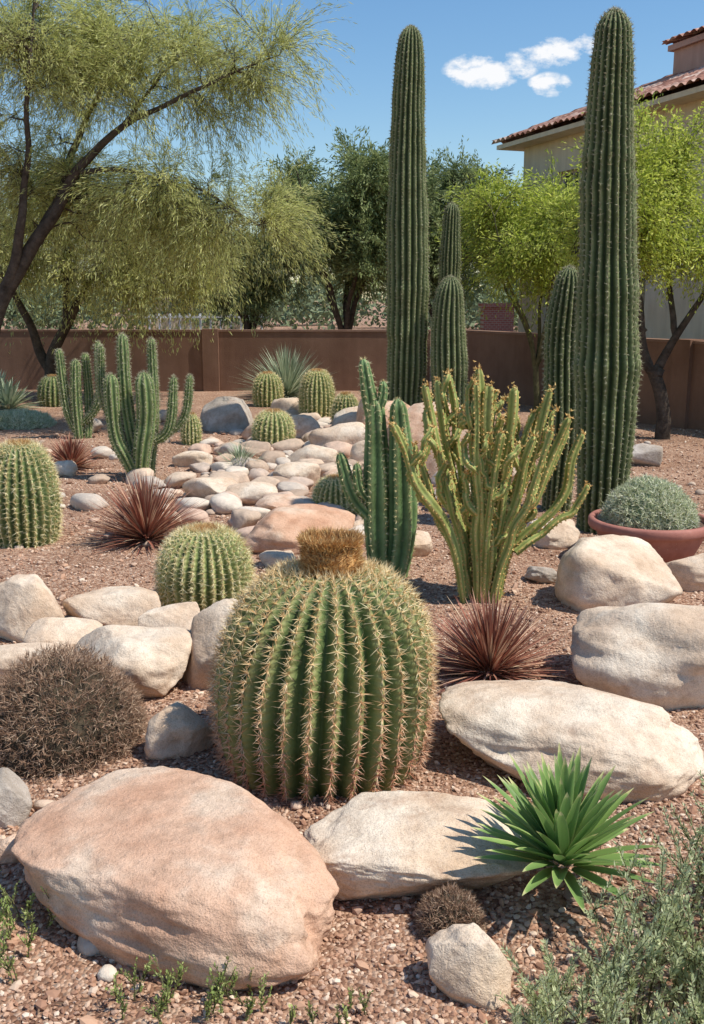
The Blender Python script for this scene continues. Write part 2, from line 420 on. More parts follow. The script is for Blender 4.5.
def pebble_field(name, n, y0, y1, s0, s1, lo=1, xs_=.42, pad=.8):
    V, F = ICO[lo]
    Y = y0*(y1/y0)**U(0, 1, n); X = U(-1, 1, n)*(xs_*Y+pad)
    s = (s0+(s1-s0)*U(0, 1, n)**1.7)*(1+Y*.06)*np.where(U(0, 1, n) < .04, 2.0, 1)
    sc = np.stack([s*U(.8, 1.4, n), s*U(.7, 1.1, n), s*U(.45, .8, n)], -1)
    a = U(0, 2*np.pi, n)
    W = V[None]*sc[:, None]*(1+U(-.22, .22, (n, len(V), 1)))
    c, sn = np.cos(a)[:, None], np.sin(a)[:, None]
    tx = U(-.5, .5, (n, 1)); Z0 = W[..., 2]+W[..., 0]*tx
    Xw = W[..., 0]*c-W[..., 1]*sn; Yw = W[..., 0]*sn+W[..., 1]*c
    Wd = np.stack([Xw+X[:, None], Yw+Y[:, None], Z0+(gh(X, Y)+s*.3)[:, None]], -1)
    Fa = (F[None]+np.arange(n)[:, None, None]*len(V)).reshape(-1, 3)
    build(name, [(Wd.reshape(-1, 3), Fa, 0, None, False)], [M_peb])
pebble_field('gravel', 68000, 1.7, 14, .0026, .0098)

# ------------------------------------------------------------ boulders
B = [
 (-.52, 2.80, .60, .35, .285, -39, M_pink, 4), (.17, 2.95, .36, .29, .19, 16, M_tan, 5), (.88, 3.76, .53, .38, .29, -14, M_tan, 8),
 (1.55, 4.46, .52, .34, .40, -25, M_tan, 12), (1.59, 5.86, .35, .28, .38, 5, M_tan, 14), (2.28, 6.25, .27, .2, .22, 0, M_tan, 16),
 (2.35, 5.5, .25, .2, .14, 20, M_pink, 17), (.315, 2.38, .115, .10, .165, 0, M_tan, 22), (-1.06, 4.5, .31, .24, .29, -12, M_tan, 21),
 (-1.83, 5.32, .24, .2, .32, -10, M_tan, 22), (-1.36, 5.50, .29, .2, .2, 0, M_tan, 23), (-1.52, 5.02, .2, .14, .17, 10, M_tan, 24),
 (-1.62, 4.72, .23, .15, .15, 5, M_tan, 25), (-.60, 4.54, .20, .2, .40, 20, M_tan, 27), (-.96, 5.15, .17, .13, .22, 0, M_tan, 28),
 (-.70, 3.80, .145, .12, .19, 10, M_tan, 31), (-1.24, 3.28, .10, .1, .16, 10, M_grey, 30), (-1.12, 3.02, .06, .05, .08, 0, M_pink, 31),
 (-.42, 7.30, .45, .38, .28, 5, M_pink, 33), (.80, 10.3, .60, .42, .78, 0, M_pink, 36), (-1.78, 14.0, .42, .3, .46, -15, M_grey, 36),
 (-.05, 12.0, .48, .32, .36, 0, M_tan, 37), (-1.0, 15.8, .3, .25, .32, 0, M_tan, 38), (-.95, 9.0, .28, .2, .18, 0, M_tan, 39),
 (-1.28, 9.1, .3, .2, .2, 0, M_tan, 40), (-.55, 9.9, .24, .2, .22, 0, M_tan, 41), (1.5, 7.3, .2, .16, .2, 0, M_tan, 42),
 (1.0, 6.9, .18, .15, .16, 0, M_grey, 43), (.42, 6.95, .16, .13, .18, 0, M_tan, 44), (-3.0, 10.3, .13, .11, .17, 0, M_tan, 45),
 (-2.75, 12.0, .15, .12, .26, 0, M_grey, 46), (-.05, 9.6, .24, .18, .2, 0, M_pink, 48), (3.2, 11.0, .25, .2, .22, 0, M_grey, 49),
 (.25, 11.0, .28, .2, .3, 0, M_tan, 50), (-.5, 6.6, .14, .12, .1, 0, M_tan, 51), (.45, 12.3, .45, .3, .6, 0, M_pink, 52),
 (-2.35, 8.7, .12, .1, .12, 0, M_tan, 53), (.95, 8.6, .3, .22, .25, 0, M_tan, 54), (-3.6, 13.6, .2, .15, .2, 0, M_grey, 55),
 (1.25, 6.3, .12, .1, .1, 0, M_grey, 57), (.3, 8.2, .16, .12, .12, 0, M_tan, 58), (2.05, 5.0, .2, .14, .12, 0, M_tan, 59),
 (-.45, 11.0, .3, .22, .26, 10, M_tan, 60), (-1.15, 10.6, .2, .16, .16, 0, M_grey, 61), (-.62, 8.4, .22, .17, .16, 0, M_pink, 62),
 (-1.75, 10.9, .22, .17, .17, 0, M_tan, 63), (-.75, 13.4, .34, .25, .3, 0, M_tan, 64), (-1.2, 13.0, .25, .2, .25, 0, M_pink, 65),
 (.1, 13.6, .4, .3, .4, 0, M_tan, 66), (-1.5, 8.0, .16, .12, .12, 0, M_tan, 67), (.12, 7.6, .15, .12, .12, 0, M_tan, 68), (1.45, 10.2, .3, .25, .35, 0, M_tan, 69),
]
for i, b in enumerate(B):
    boulder('boulder', b[0], b[1], b[2], b[3], b[4], math.radians(b[5]), b[6], b[7], sub=6 if i < 3 else 5 if b[1] < 8 else 4,
            planes=1 if i == 0 else 5 if i < 3 else 6, amp=.11 if i == 0 else .16 if i < 3 else .2, bend=.14 if i == 0 else 0, taper=.26 if i == 0 else 0)
parts = []
for i in range(210):
    Y = U(7.2, 15.5); c = np.interp(Y, [7, 9, 12, 16], [-.7, -.85, -.8, -.6])
    X = c+rng.normal()*np.interp(Y, [7, 10, 16], [.55, .75, .9]); s = U(.03, .13)*(1+.03*Y)
    parts.append(boulder('', X, Y, s*U(.9, 1.4), s, s*U(.7, 1.1), U(0, 3.1), None, 200+i, sub=3, planes=5, ret=True))
for i in range(110):
    Y = U(2.4, 13); X = U(-.42, .42)*Y; s = U(.012, .036)*(1+.05*Y)
    parts.append(boulder('', X, Y, s*U(.9, 1.4), s, s*U(.7, 1.1), U(0, 3.1), None, 600+i, sub=2, planes=4, ret=True))
build('river_stones', parts, [M_river])

# ------------------------------------------------------------ cacti
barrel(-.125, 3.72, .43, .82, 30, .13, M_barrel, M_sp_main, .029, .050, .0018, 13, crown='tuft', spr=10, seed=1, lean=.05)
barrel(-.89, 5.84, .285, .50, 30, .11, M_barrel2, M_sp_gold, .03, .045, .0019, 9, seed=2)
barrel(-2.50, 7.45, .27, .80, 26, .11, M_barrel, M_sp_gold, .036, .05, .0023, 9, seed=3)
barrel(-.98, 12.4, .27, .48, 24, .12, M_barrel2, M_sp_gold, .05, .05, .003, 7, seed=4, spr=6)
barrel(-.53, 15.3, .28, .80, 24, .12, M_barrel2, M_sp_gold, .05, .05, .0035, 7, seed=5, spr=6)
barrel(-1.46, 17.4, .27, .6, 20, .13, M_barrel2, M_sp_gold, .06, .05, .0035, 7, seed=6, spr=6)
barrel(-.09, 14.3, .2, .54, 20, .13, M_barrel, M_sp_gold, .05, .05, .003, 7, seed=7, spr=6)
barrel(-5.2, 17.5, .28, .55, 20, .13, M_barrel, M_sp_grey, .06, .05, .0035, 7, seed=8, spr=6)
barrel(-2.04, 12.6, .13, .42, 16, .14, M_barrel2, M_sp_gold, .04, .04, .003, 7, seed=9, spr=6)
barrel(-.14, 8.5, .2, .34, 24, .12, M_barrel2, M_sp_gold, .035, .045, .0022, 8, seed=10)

def saguaro(x, y, h, r, topdx, ribs, seed, radii):
    z0 = float(gh(x, y))-.05
    pts = [(x, y, z0), (x+topdx*.35+.015, y, z0+h*.35), (x+topdx*.6-.015, y+.02, z0+h*.7), (x+topdx, y, z0+h)]
    parts = column(pts, [r*q for q in radii], ribs, .18, .045, .032, .0021, 6, n=int(h*75), spr=8, seed=seed, twist=.04, wob=.07, pinch=.06)
    build('saguaro_cactus', parts, [M_sag, M_sp_grey], (x, y, z0))
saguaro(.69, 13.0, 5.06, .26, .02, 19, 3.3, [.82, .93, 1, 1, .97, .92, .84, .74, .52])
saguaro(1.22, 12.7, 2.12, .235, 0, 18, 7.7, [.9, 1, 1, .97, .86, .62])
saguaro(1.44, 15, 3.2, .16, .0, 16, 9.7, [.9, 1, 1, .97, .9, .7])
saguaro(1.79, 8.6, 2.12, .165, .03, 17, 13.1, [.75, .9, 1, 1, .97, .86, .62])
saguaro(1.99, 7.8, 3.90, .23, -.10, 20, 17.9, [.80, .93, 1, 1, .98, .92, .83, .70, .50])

def cereus(x, y, arms, skin, spm, ribs, depth, sp, L, w, per, name, spr=8, k_r=1.0):
    z0 = float(gh(x, y)); parts = []
    for k, (pts, rad) in enumerate(arms):
        P = [(x+a, y+b, z0+c) for a, b, c in pts]
        parts += column(P, [q*k_r for q in rad], ribs, depth, sp, L, w, per, n=60, spr=spr, seed=k*3.1+x, pinch=.08)
    build(name, parts, [skin, spm], (x, y, z0))
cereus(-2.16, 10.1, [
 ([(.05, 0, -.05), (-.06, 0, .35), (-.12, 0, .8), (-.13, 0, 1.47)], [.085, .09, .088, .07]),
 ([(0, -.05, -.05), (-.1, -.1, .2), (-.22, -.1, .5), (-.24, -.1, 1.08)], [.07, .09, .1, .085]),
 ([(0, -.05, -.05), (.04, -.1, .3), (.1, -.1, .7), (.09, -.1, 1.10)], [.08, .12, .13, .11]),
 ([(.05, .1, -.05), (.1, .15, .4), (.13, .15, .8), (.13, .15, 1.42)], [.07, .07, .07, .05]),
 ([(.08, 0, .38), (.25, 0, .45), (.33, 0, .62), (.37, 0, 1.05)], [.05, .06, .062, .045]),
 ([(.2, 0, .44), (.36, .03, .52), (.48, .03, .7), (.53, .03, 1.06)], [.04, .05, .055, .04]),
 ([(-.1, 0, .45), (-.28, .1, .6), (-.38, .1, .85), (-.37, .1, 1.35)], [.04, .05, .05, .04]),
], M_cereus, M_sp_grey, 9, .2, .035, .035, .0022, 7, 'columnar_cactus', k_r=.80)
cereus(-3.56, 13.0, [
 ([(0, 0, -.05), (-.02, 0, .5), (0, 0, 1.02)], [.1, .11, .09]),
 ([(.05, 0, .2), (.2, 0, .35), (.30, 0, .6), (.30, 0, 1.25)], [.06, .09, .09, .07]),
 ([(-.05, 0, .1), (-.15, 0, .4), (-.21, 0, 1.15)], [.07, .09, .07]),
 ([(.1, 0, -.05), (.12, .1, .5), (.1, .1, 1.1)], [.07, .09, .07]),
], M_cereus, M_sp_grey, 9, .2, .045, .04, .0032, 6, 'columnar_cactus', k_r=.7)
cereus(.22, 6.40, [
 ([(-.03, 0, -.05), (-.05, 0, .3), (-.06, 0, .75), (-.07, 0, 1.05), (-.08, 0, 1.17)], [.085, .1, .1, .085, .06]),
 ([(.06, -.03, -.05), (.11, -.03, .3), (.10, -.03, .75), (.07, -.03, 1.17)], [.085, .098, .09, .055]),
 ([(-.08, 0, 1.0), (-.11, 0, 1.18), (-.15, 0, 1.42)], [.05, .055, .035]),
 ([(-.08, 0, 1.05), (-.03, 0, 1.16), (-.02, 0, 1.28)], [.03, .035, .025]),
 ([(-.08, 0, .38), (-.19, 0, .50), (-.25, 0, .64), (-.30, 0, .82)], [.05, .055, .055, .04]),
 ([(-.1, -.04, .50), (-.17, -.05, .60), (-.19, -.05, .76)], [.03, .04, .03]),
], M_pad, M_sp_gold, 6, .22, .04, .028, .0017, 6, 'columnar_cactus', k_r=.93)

def candelabra(x, y):
    z0 = float(gh(x, y)); parts = []
    specs = []
    for k in range(21):
        a = -1+2*(k+.5)/21+U(-.05, .05); bx = a*.11; by = U(-.10, .10)
        H = 1.25-.30*abs(a)**1.5+U(-.24, .22)
        spread = a*.46+U(-.08, .08)
        H = min(H, 1.46)
        pts = [(x+bx, y+by, z0-.03), (x+bx+spread*.14, y+by*1.5, z0+H*.3), (x+bx+spread*.5, y+by*2.4, z0+H*.62), (x+bx+spread*.85, y+by*3, z0+H)]
        specs.append((pts, .027+U(-.004, .005)))
    extra = []
    for pts, r in specs:
        for _ in range(rng.integers(1, 5)):
            t = U(.35, .88); i = min(int(t*3), 2); f = t*3-i
            p = np.array(pts[i])*(1-f)+np.array(pts[i+1])*f
            sg = np.sign(U(-1, 1)); h = U(.12, .38)
            q = [p, p+np.array([sg*.045, U(-.05, .05), .05]), p+np.array([sg*.08, U(-.05, .05), h*.6]), p+np.array([sg*.09+U(-.02, .06), U(-.06, .06), h])]
            extra.append((q, .020+U(-.004, .004)))
    extra.append(([(x+.1, y, z0+.25), (x+.3, y, z0+.42), (x+.46, y, z0+.6), (x+.57, y, z0+1.02)], .026))
    extra.append(([(x+.2, y-.05, z0+.3), (x+.4, y, z0+.45), (x+.55, y, z0+.55), (x+.62, y, z0+.72)], .022))
    for k, (pts, r) in enumerate(specs+extra):
        P = catmull(pts, 9); P[2:] += rng.normal(size=(7, 3))*.008
        parts += column(P, [r*1.05, r*1.1, r, r, r*.85], 4, .34, .034, .014, .005, 3, n=60, spr=6, seed=k*1.7, ms=1, pinch=.30, wob=.16, twist=U(-.8, .8))
        tp = np.tile(P[-1], (8, 1))+rng.normal(size=(8, 3))*r*.5
        parts.append(spines(tp, np.tile([0, 0, 1.], (8, 1)), 3, .022, .005, .9, 1))
    build('candelabra_cactus', parts, [M_euph, M_bump], (x, y, z0))
candelabra(.79, 5.92)

# ------------------------------------------------------------ rosettes
def blade(base, az, el, L, W, curve, n=9, fold=.35, widest=.35):
    t = np.linspace(0, 1, n)
    ang = el-curve*t**1.3
    dx = np.cos(ang)*L/(n-1); dz = np.sin(ang)*L/(n-1)
    rx = np.concatenate([[0], np.cumsum(dx[:-1])]); rz = np.concatenate([[0], np.cumsum(dz[:-1])])
    w = W*np.where(t < widest, .6+.4*np.sin(t/widest*np.pi/2), np.cos((t-widest)/(1-widest)*np.pi/2)**.8)+W*.01
    d = np.array([math.cos(az), math.sin(az), 0]); s = np.array([-math.sin(az), math.cos(az), 0]); u = np.array([0, 0, 1.])
    C = base+rx[:, None]*d+rz[:, None]*u
    nrm = -np.sin(ang)[:, None]*d+np.cos(ang)[:, None]*u
    rows = []; vals = []
    for q, lift, v in ((-1, fold, 1), (-.8, fold*.75, .6), (0, 0, 0), (.8, fold*.75, .6), (1, fold, 1)):
        rows.append(C+s*(w*q)[:, None]/2+nrm*(w*lift/2)[:, None]); vals.append(np.full(n, v))
    V = np.stack(rows, 1).reshape(-1, 3)
    val = np.stack(vals, 1).astype(float); val[-2:] = 1
    return V, grid_faces(n, 5, False), val.ravel()

def rosette(name, x, y, count, L, W, el0, el1, curve, mat, n=8, fold=.35, jitter=.1, base_r=.03, widest=.35, z=0, vr=None, short=.18):
    z0 = float(gh(x, y))+z; Vs, Fs, vs = [], [], []; off = 0
    for k in range(count):
        t = (k+.5)/count
        az = k*2.39996+U(-.15, .15); el = el0+(el1-el0)*t+U(-jitter, jitter)
        l = L*(U(.72, 1.1))*(1-short*t)
        b = np.array([x+math.cos(az)*base_r*(1-t), y+math.sin(az)*base_r*(1-t), z0+.01+base_r*t])
        V, F, v = blade(b, az, el, l, W*U(.85, 1.1), curve*U(.4, 1.6), n, fold, widest=widest)
        Vs.append(V); Fs.append(F+off); off += len(V); vs.append(v if vr is None else np.full(len(V), U(*vr)))
    return build(name, [(np.concatenate(Vs), np.concatenate(Fs), 0, np.concatenate(vs), True)], [mat], (x, y, z0))

rosette('agave', .645, 2.78, 84, .285, .042, .15, 1.50, .12, M_agave, n=12, fold=.5, base_r=.05, widest=.3, z=.10, jitter=.14, short=-.12)
rosette('red_dyckia', .68, 4.66, 560, .42, .012, -.02, 1.5, .15, M_red, n=6, base_r=.07, widest=.15, vr=(.2, 1), jitter=.3)
rosette('red_dyckia', -1.56, 7.38, 560, .54, .0145, .0, 1.5, .15, M_red, n=6, base_r=.07, widest=.15, vr=(.2, 1), jitter=.3)
rosette('red_dyckia', -3.07, 10.8, 360, .40, .018, .0, 1.5, .15, M_red, n=5, base_r=.05, widest=.15, vr=(.2, 1), jitter=.25)
rosette('blue_yucca', -1.22, 18.7, 550, 1.05, .024, .1, 1.5, .25, M_grassb, n=5, base_r=.1, widest=.15, vr=(.3, 1), jitter=.25)
rosette('grass_tuft', -1.2, 10.6, 170, .34, .010, .4, 1.5, .6, M_grassb, n=6, base_r=.06, widest=.15, vr=(.5, 1), jitter=.25)
rosette('grey_agave', -5.7, 16.6, 110, .55, .06, .1, 1.5, .2, M_grassb, n=6, base_r=.08, vr=(.3, .9))
rosette('grey_agave', -6.3, 17.8, 110, .6, .06, .1, 1.5, .2, M_grassb, n=6, base_r=.08, vr=(.3, .9))

def mound(name, x, y, R, H, nsp, L, w, core, spm, spread=.8, z=0, sub=4, per=3):
    z0 = float(gh(x, y))+z
    V, F = ICO[sub]; V2 = V*(1+.05*vn(V*3+x)[:, None]+.03*vn(V*8)[:, None])
    C = V2*np.array([R, R, H])*.84+np.array([x, y, z0+.0])
    d = unit(rng.normal(size=(nsp, 3))); d[:, 2] = np.abs(d[:, 2])*1.0-.15; d = unit(d)
    rad = U(.76, .95, (nsp, 1))*(1+.05*vn(d*4+x)+.05*vn(d*9))[:, None]
    P = d*rad*np.array([R, R, H])+np.array([x, y, z0])
    nn = unit(d/np.array([R, R, H]))
    return build(name, [(C, F, 0, None, True), spines(P, nn, per, L, w, spread, 1, up=.15)], [core, spm], (x, y, z0))
mound('spiny_hedgehog_cactus', -1.20, 3.86, .36, .43, 9000, .042, .0015, M_dark, M_sp_brown, .7)
mound('spiny_hedgehog_cactus', .29, 2.64, .105, .12, 2200, .024, .0010, M_dark, M_sp_brown, .7, sub=3)
mound('low_green_shrub', -4.9, 14.6, .55, .22, 3500, .09, .006, M_darkg, M_sp_ggreen, .9)

px, py = 2.08, 6.80; pz = float(gh(px, py))
pot = empty('potted_cactus', (px, py, pz))
prof = np.array([[.001, .0], [.22, .0], [.24, .01], [.30, .08], [.35, .18], [.375, .245], [.38, .25], [.415, .255], [.425, .27], [.425, .31], [.412, .325], [.39, .325], [.378, .31], [.37, .26], [.001, .255]])
def child(obj, parent):
    obj.parent = parent; obj.location = tuple(np.array(obj.location)-np.array(parent.location))
o = build('terracotta_bowl', [tube_lathe(prof, px, py, pz, 64, 0)], [M_terra], (px, py, pz)); child(o, pot)
o = build('soil', [tube_lathe(np.array([[.38, .282], [.3, .29], [.001, .295]]), px, py, pz, 40, 0)], [M_soil], (px, py, pz)); child(o, pot)
o = mound('plant', px-.02, py, .345, .37, 7000, .045, .0032, M_darkg, M_sp_ggreen, .9, z=.25); child(o, pot)

# ------------------------------------------------------------ trees
def tree(name, loc, limbs, crown, ncl, clr, twigs, lpt, leaf, droop, mats, seed=0, br=.016, tl=1.0, nthr=-.15, jit=.05, align=.45, outw=.5, bow=.08):
    parts = []; LP = []; LR = []
    for pts, rad in limbs:
        pts = np.array(pts, float)
        Pc = catmull(pts, len(pts)*7); Pc[2:] += .05*np.stack([vn(Pc[2:]*2.1+q*9+seed) for q in range(3)], -1)
        Rr = np.interp(np.linspace(0, 1, len(Pc)), np.linspace(0, 1, len(rad)), rad)
        T, X, Y = frames(Pc); th = np.arange(9)/9*2*np.pi
        rr = Rr[:, None]*(1+.1*np.cos(3*th+seed)[None])
        V = Pc[:, None]+rr[..., None]*(np.cos(th)[None, :, None]*X[:, None]+np.sin(th)[None, :, None]*Y[:, None])
        parts.append((V.reshape(-1, 3), grid_faces(len(Pc), 9), 0, None, True))
        k = int(len(Pc)*.35); LP.append(Pc[k:]); LR.append(Rr[k:])
    LP = np.concatenate(LP); LR = np.concatenate(LR)
    vol = np.array([np.prod(c[1])*(c[2] if len(c) > 2 else 1) for c in crown]); vol = vol/vol.sum()
    C = []
    while len(C) < ncl:
        e = crown[rng.choice(len(crown), p=vol)]
        d = unit(rng.normal(size=3)); p = np.array(e[0])+d*np.array(e[1])*U(0, 1)**.42
        if vn((p*1.0+seed)[None])[0] > nthr+U(-.25, .25): C.append(p)
    C = np.array(C)
    A_, B_, C_, val = [], [], [], []
    for c in C:
        d = np.linalg.norm(LP-c, axis=1)+.6*np.clip(LP[:, 2]-c[2], 0, None)
        i = np.argmin(d+U(0, .15, len(d))); a = LP[i]; D = np.linalg.norm(c-a)
        mid = (a+c)/2+np.array([0, 0, .12*D])+rng.normal(size=3)*.08*D
        q = a*.7+c*.3+rng.normal(size=3)*.05*D+np.array([0, 0, .1*D])
        r0 = min(br*(.5+.6*D), LR[i]*.7)
        pc = catmull([a, q, mid, c], 10)
        parts.append(tube([a, q, mid, c], [r0, r0*.75, r0*.5, r0*.25], 5, 10))
        cv = U(0, 1)
        for _ in range(twigs):
            s = pc[rng.integers(2, 10)]
            dd = unit(unit(rng.normal(size=3))+outw*unit(c-a)); l = clr*U(.5, 1.3)*tl
            m_ = s+dd*l*.55+np.array([0, 0, bow*l]); e = s+dd*l+np.array([0, 0, -droop*l*U(.4, 1.3)])
            A_.append(s); B_.append(m_); C_.append(e); val.append(np.clip(cv*.6+U(0, .4), 0, 1))
    A_, B_, C_ = map(np.array, (A_, B_, C_)); val = np.array(val); n = len(A_)
    t = np.linspace(0, 1, 5)[None, :, None]
    Pt = A_[:, None]*(1-t)**2+2*B_[:, None]*t*(1-t)+C_[:, None]*t**2
    rr = (np.linspace(1, .3, 5)*br*.25)[None, :, None]
    X = unit(np.cross(C_-A_, rng.normal(size=(n, 3))))[:, None]; Yv = unit(np.cross(C_-A_, X[:, 0]))[:, None]
    V = np.stack([Pt+X*rr, Pt+(-.5*X+.87*Yv)*rr, Pt+(-.5*X-.87*Yv)*rr], 2).reshape(-1, 3)
    gf = grid_faces(5, 3); F = (gf[None]+(np.arange(n)*15)[:, None, None]).reshape(-1, 4)
    parts.append((V, F, 0, None, True))
    t = U(.1, 1.05, (n, lpt, 1))
    Pl = A_[:, None]*(1-t)**2+2*B_[:, None]*t*(1-t)+C_[:, None]*t**2
    Dl = 2*(1-t)*(B_-A_)[:, None]+2*t*(C_-B_)[:, None]
    Pl = Pl.reshape(-1, 3)+rng.normal(size=(n*lpt, 3))*jit; Dl = unit(Dl.reshape(-1, 3))+rng.normal(size=(n*lpt, 3))*align
    parts.append(leaves(Pl, Dl, leaf[0], leaf[1], 1, np.repeat(val, lpt)))
    return build(name, parts, mats, loc)

Y1 = 14.0
tree('palo_verde_tree', (-5.15, Y1, 0), [
 ([(-5.2, Y1, -.1), (-5.05, Y1, 1.0), (-4.72, Y1, 1.9), (-4.2, Y1, 2.65), (-3.6, Y1-.1, 3.5), (-3.0, Y1-.2, 4.0), (-2.05, Y1-.3, 4.4), (-.95, Y1-.2, 4.85)], [.15, .125, .11, .085, .06, .04, .025, .008]),
 ([(-4.25, Y1, 2.55), (-3.85, Y1+.2, 3.5), (-3.4, Y1+.3, 4.5), (-2.9, Y1+.3, 5.4)], [.07, .05, .03, .01]),
 ([(-4.78, Y1, 1.8), (-4.5, Y1-.1, 2.5), (-4.3, Y1-.2, 3.3), (-4.15, Y1-.3, 4.4), (-4.0, Y1-.3, 5.7)], [.08, .065, .045, .03, .012]),
 ([(-3.65, Y1-.1, 3.45), (-3.1, Y1-.2, 3.5), (-2.5, Y1-.2, 3.35), (-1.9, Y1, 3.15), (-1.25, Y1, 2.75)], [.04, .03, .02, .014, .006]),
 ([(-5.0, Y1, 1.2), (-5.5, Y1+.1, 2.3), (-5.9, Y1+.1, 3.5), (-6.4, Y1+.1, 4.9)], [.09, .07, .05, .02]),
 ([(-3.0, Y1-.2, 4.0), (-2.5, Y1+.2, 4.7), (-1.9, Y1+.3, 5.3)], [.03, .02, .008]),
], [((-4.6, Y1+.4, 4.95), (2.2, 1.5, 1.0)), ((-2.3, Y1, 4.85), (1.7, 1.3, .8), 1.5), ((-2.1, Y1+.2, 3.0), (1.6, 1.1, .75), 1.8), ((-4.2, Y1+.8, 3.4), (1.4, 1.2, .9))],
 165, .62, 30, 42, (.085, .009), .40, [M_bark, M_leaf_pv], seed=2.2, br=.012, nthr=-.4, jit=.028, tl=1.35, align=.28, outw=.9, bow=.03)
Y2 = 18.4
tree('palo_verde_tree', (-5.5, Y2, 0), [
 ([(-5.55, Y2, -.1), (-5.5, Y2, .6), (-5.2, Y2, 1.3), (-4.6, Y2, 2.2), (-3.6, Y2, 2.9)], [.14, .12, .09, .06, .02]),
 ([(-5.5, Y2, .5), (-5.8, Y2, 1.2), (-6.2, Y2, 2.2), (-6.8, Y2, 3.0)], [.11, .08, .05, .02]),
 ([(-5.2, Y2, 1.3), (-5.1, Y2, 2.2), (-5.0, Y2, 3.4)], [.07, .05, .02]),
 ([(-4.6, Y2, 2.2), (-3.8, Y2, 2.3), (-3.0, Y2, 2.4)], [.05, .03, .01]),
], [((-4.8, Y2, 2.9), (2.7, 1.4, 1.1)), ((-3.2, Y2, 2.5), (1.5, 1.2, .8), 1.4)],
 120, .7, 24, 32, (.10, .017), .4, [M_bark, M_leaf_pv], seed=5.2, nthr=-.5, jit=.04, tl=1.15, align=.35)
def round_tree(name, x, y, h, rx, rz, zc, mats, ncl, leaf, seed, lpt=34, clr=.55, droop=.1, trunks=3, br=.018, ry=None, fork=.9, tr=.12, nthr=-.2):
    limbs = [([(x, y, -.1), (x+.05, y, fork*.6), (x+.02, y, fork)], [tr, tr*.8, tr*.75])]
    for k in range(trunks):
        a = 2*np.pi*k/trunks+seed
        ex, ey = math.cos(a)*rx*.55, math.sin(a)*rx*.45
        limbs.append(([(x+.02, y, fork*.85), (x+ex*.3, y+ey*.3, fork+.25*(h-fork)), (x+ex*.7, y+ey*.7, fork+.5*(h-fork)), (x+ex*1.1, y+ey*1.1, h*.88)], [tr*.6, tr*.45, tr*.3, .012]))
    return tree(name, (x, y, 0), limbs, [((x, y, zc), (rx, ry or rx*.85, rz))], ncl, clr, 20, lpt, leaf, droop, mats, seed=seed, br=br, nthr=nthr)
round_tree('mesquite_tree', -.2, 24, 5.2, 2.4, 1.6, 3.5, [M_bark, M_leaf_mes], 120, (.12, .030), 1.4, clr=.7, trunks=5, nthr=-.35, lpt=38)
round_tree('mesquite_tree', 2.2, 26, 5.1, 2.1, 1.6, 3.4, [M_bark, M_leaf_mes], 90, (.12, .030), 3.4, clr=.7, trunks=4, nthr=-.4, lpt=38)
round_tree('mesquite_tree', -2.6, 25.5, 3.4, 1.6, 1.1, 2.3, [M_bark, M_leaf_mes], 60, (.12, .030), 4.4, clr=.6, trunks=4, nthr=-.5)
Y4 = 13.0
tree('palo_verde_tree', (4.0, Y4, 0), [
 ([(4.05, Y4, -.1), (4.05, Y4, .5), (3.92, Y4, 1.0)], [.11, .09, .085]),
 ([(3.94, Y4, .85), (3.75, Y4, 1.3), (3.65, Y4, 1.9), (3.4, Y4-.1, 2.6), (3.1, Y4, 3.3)], [.075, .06, .045, .03, .012]),
 ([(3.94, Y4, .85), (4.15, Y4, 1.3), (4.4, Y4, 1.8), (4.7, Y4, 2.6)], [.07, .05, .035, .012]),
 ([(4.15, Y4, 1.3), (4.1, Y4+.2, 2.0), (4.0, Y4+.3, 3.2)], [.045, .035, .012]),
 ([(3.75, Y4, 1.4), (3.3, Y4-.1, 1.9), (2.8, Y4, 2.4)], [.035, .025, .01]),
], [((4.1, Y4, 3.1), (1.3, 1.2, 1.05)), ((3.2, Y4, 2.7), (.9, 1.0, .8)), ((4.6, Y4, 2.4), (.7, .9, .6))],
 85, .5, 20, 28, (.062, .022), .3, [M_bark, M_leaf_pv2], seed=7.7)
round_tree('palo_verde_tree', 2.95, 16.3, 3.5, 1.55, .95, 2.75, [M_bark2, M_leaf_pv2], 75, (.08, .022), 8.8, lpt=28, clr=.6, droop=.3, trunks=5, fork=.8, tr=.06, nthr=-.3)

n = 60000
cx = U(-60, 60, 110); cy = U(50, 75, 110); cr = U(2.0, 4.5, 110); ch = U(1.0, 2.2, 110)
idx = rng.integers(0, 110, n); d = unit(rng.normal(size=(n, 3)))*U(.5, 1, (n, 1))
P = np.stack([cx[idx]+d[:, 0]*cr[idx], cy[idx]+d[:, 1]*2, np.abs(ch[idx]*(1+d[:, 2]))], -1)
build('distant_trees', [leaves(P, rng.normal(size=(n, 3)), .38, .22, 0, U(0, 1, n))], [M_leaf_far])

# ------------------------------------------------------------ walls and buildings
def box(x0, x1, y0, y1, z0, z1, m=0):
    V = np.array([[x, y, z] for z in (z0, z1) for y in (y0, y1) for x in (x0, x1)])
    F = np.array([[0, 2, 3, 1], [4, 5, 7, 6], [0, 1, 5, 4], [2, 6, 7, 3], [0, 4, 6, 2], [1, 3, 7, 5]])
    return (V, F, m, None, False)
def garden_wall(p0, p1, h, cols):
    d = np.array(p1)-np.array(p0); L = float(np.hypot(*d)); a = math.atan2(d[1], d[0])
    e = empty('stucco_garden_wall', (p0[0], p0[1], 0), a)
    def mk(nm, parts, mt):
        ob = build(nm, parts, mt); ob.parent = e
    mk('wall_panel', [box(0, L, -.1, .1, -.2, h)], [M_wall])
    mk('coping', [box(0, L, -.115, .115, h+.002, h+.04)], [M_cap])
    mk('pilasters', [box(c-.16, c+.16, -.16, .16, -.2, h+.055) for c in cols], [M_wall])
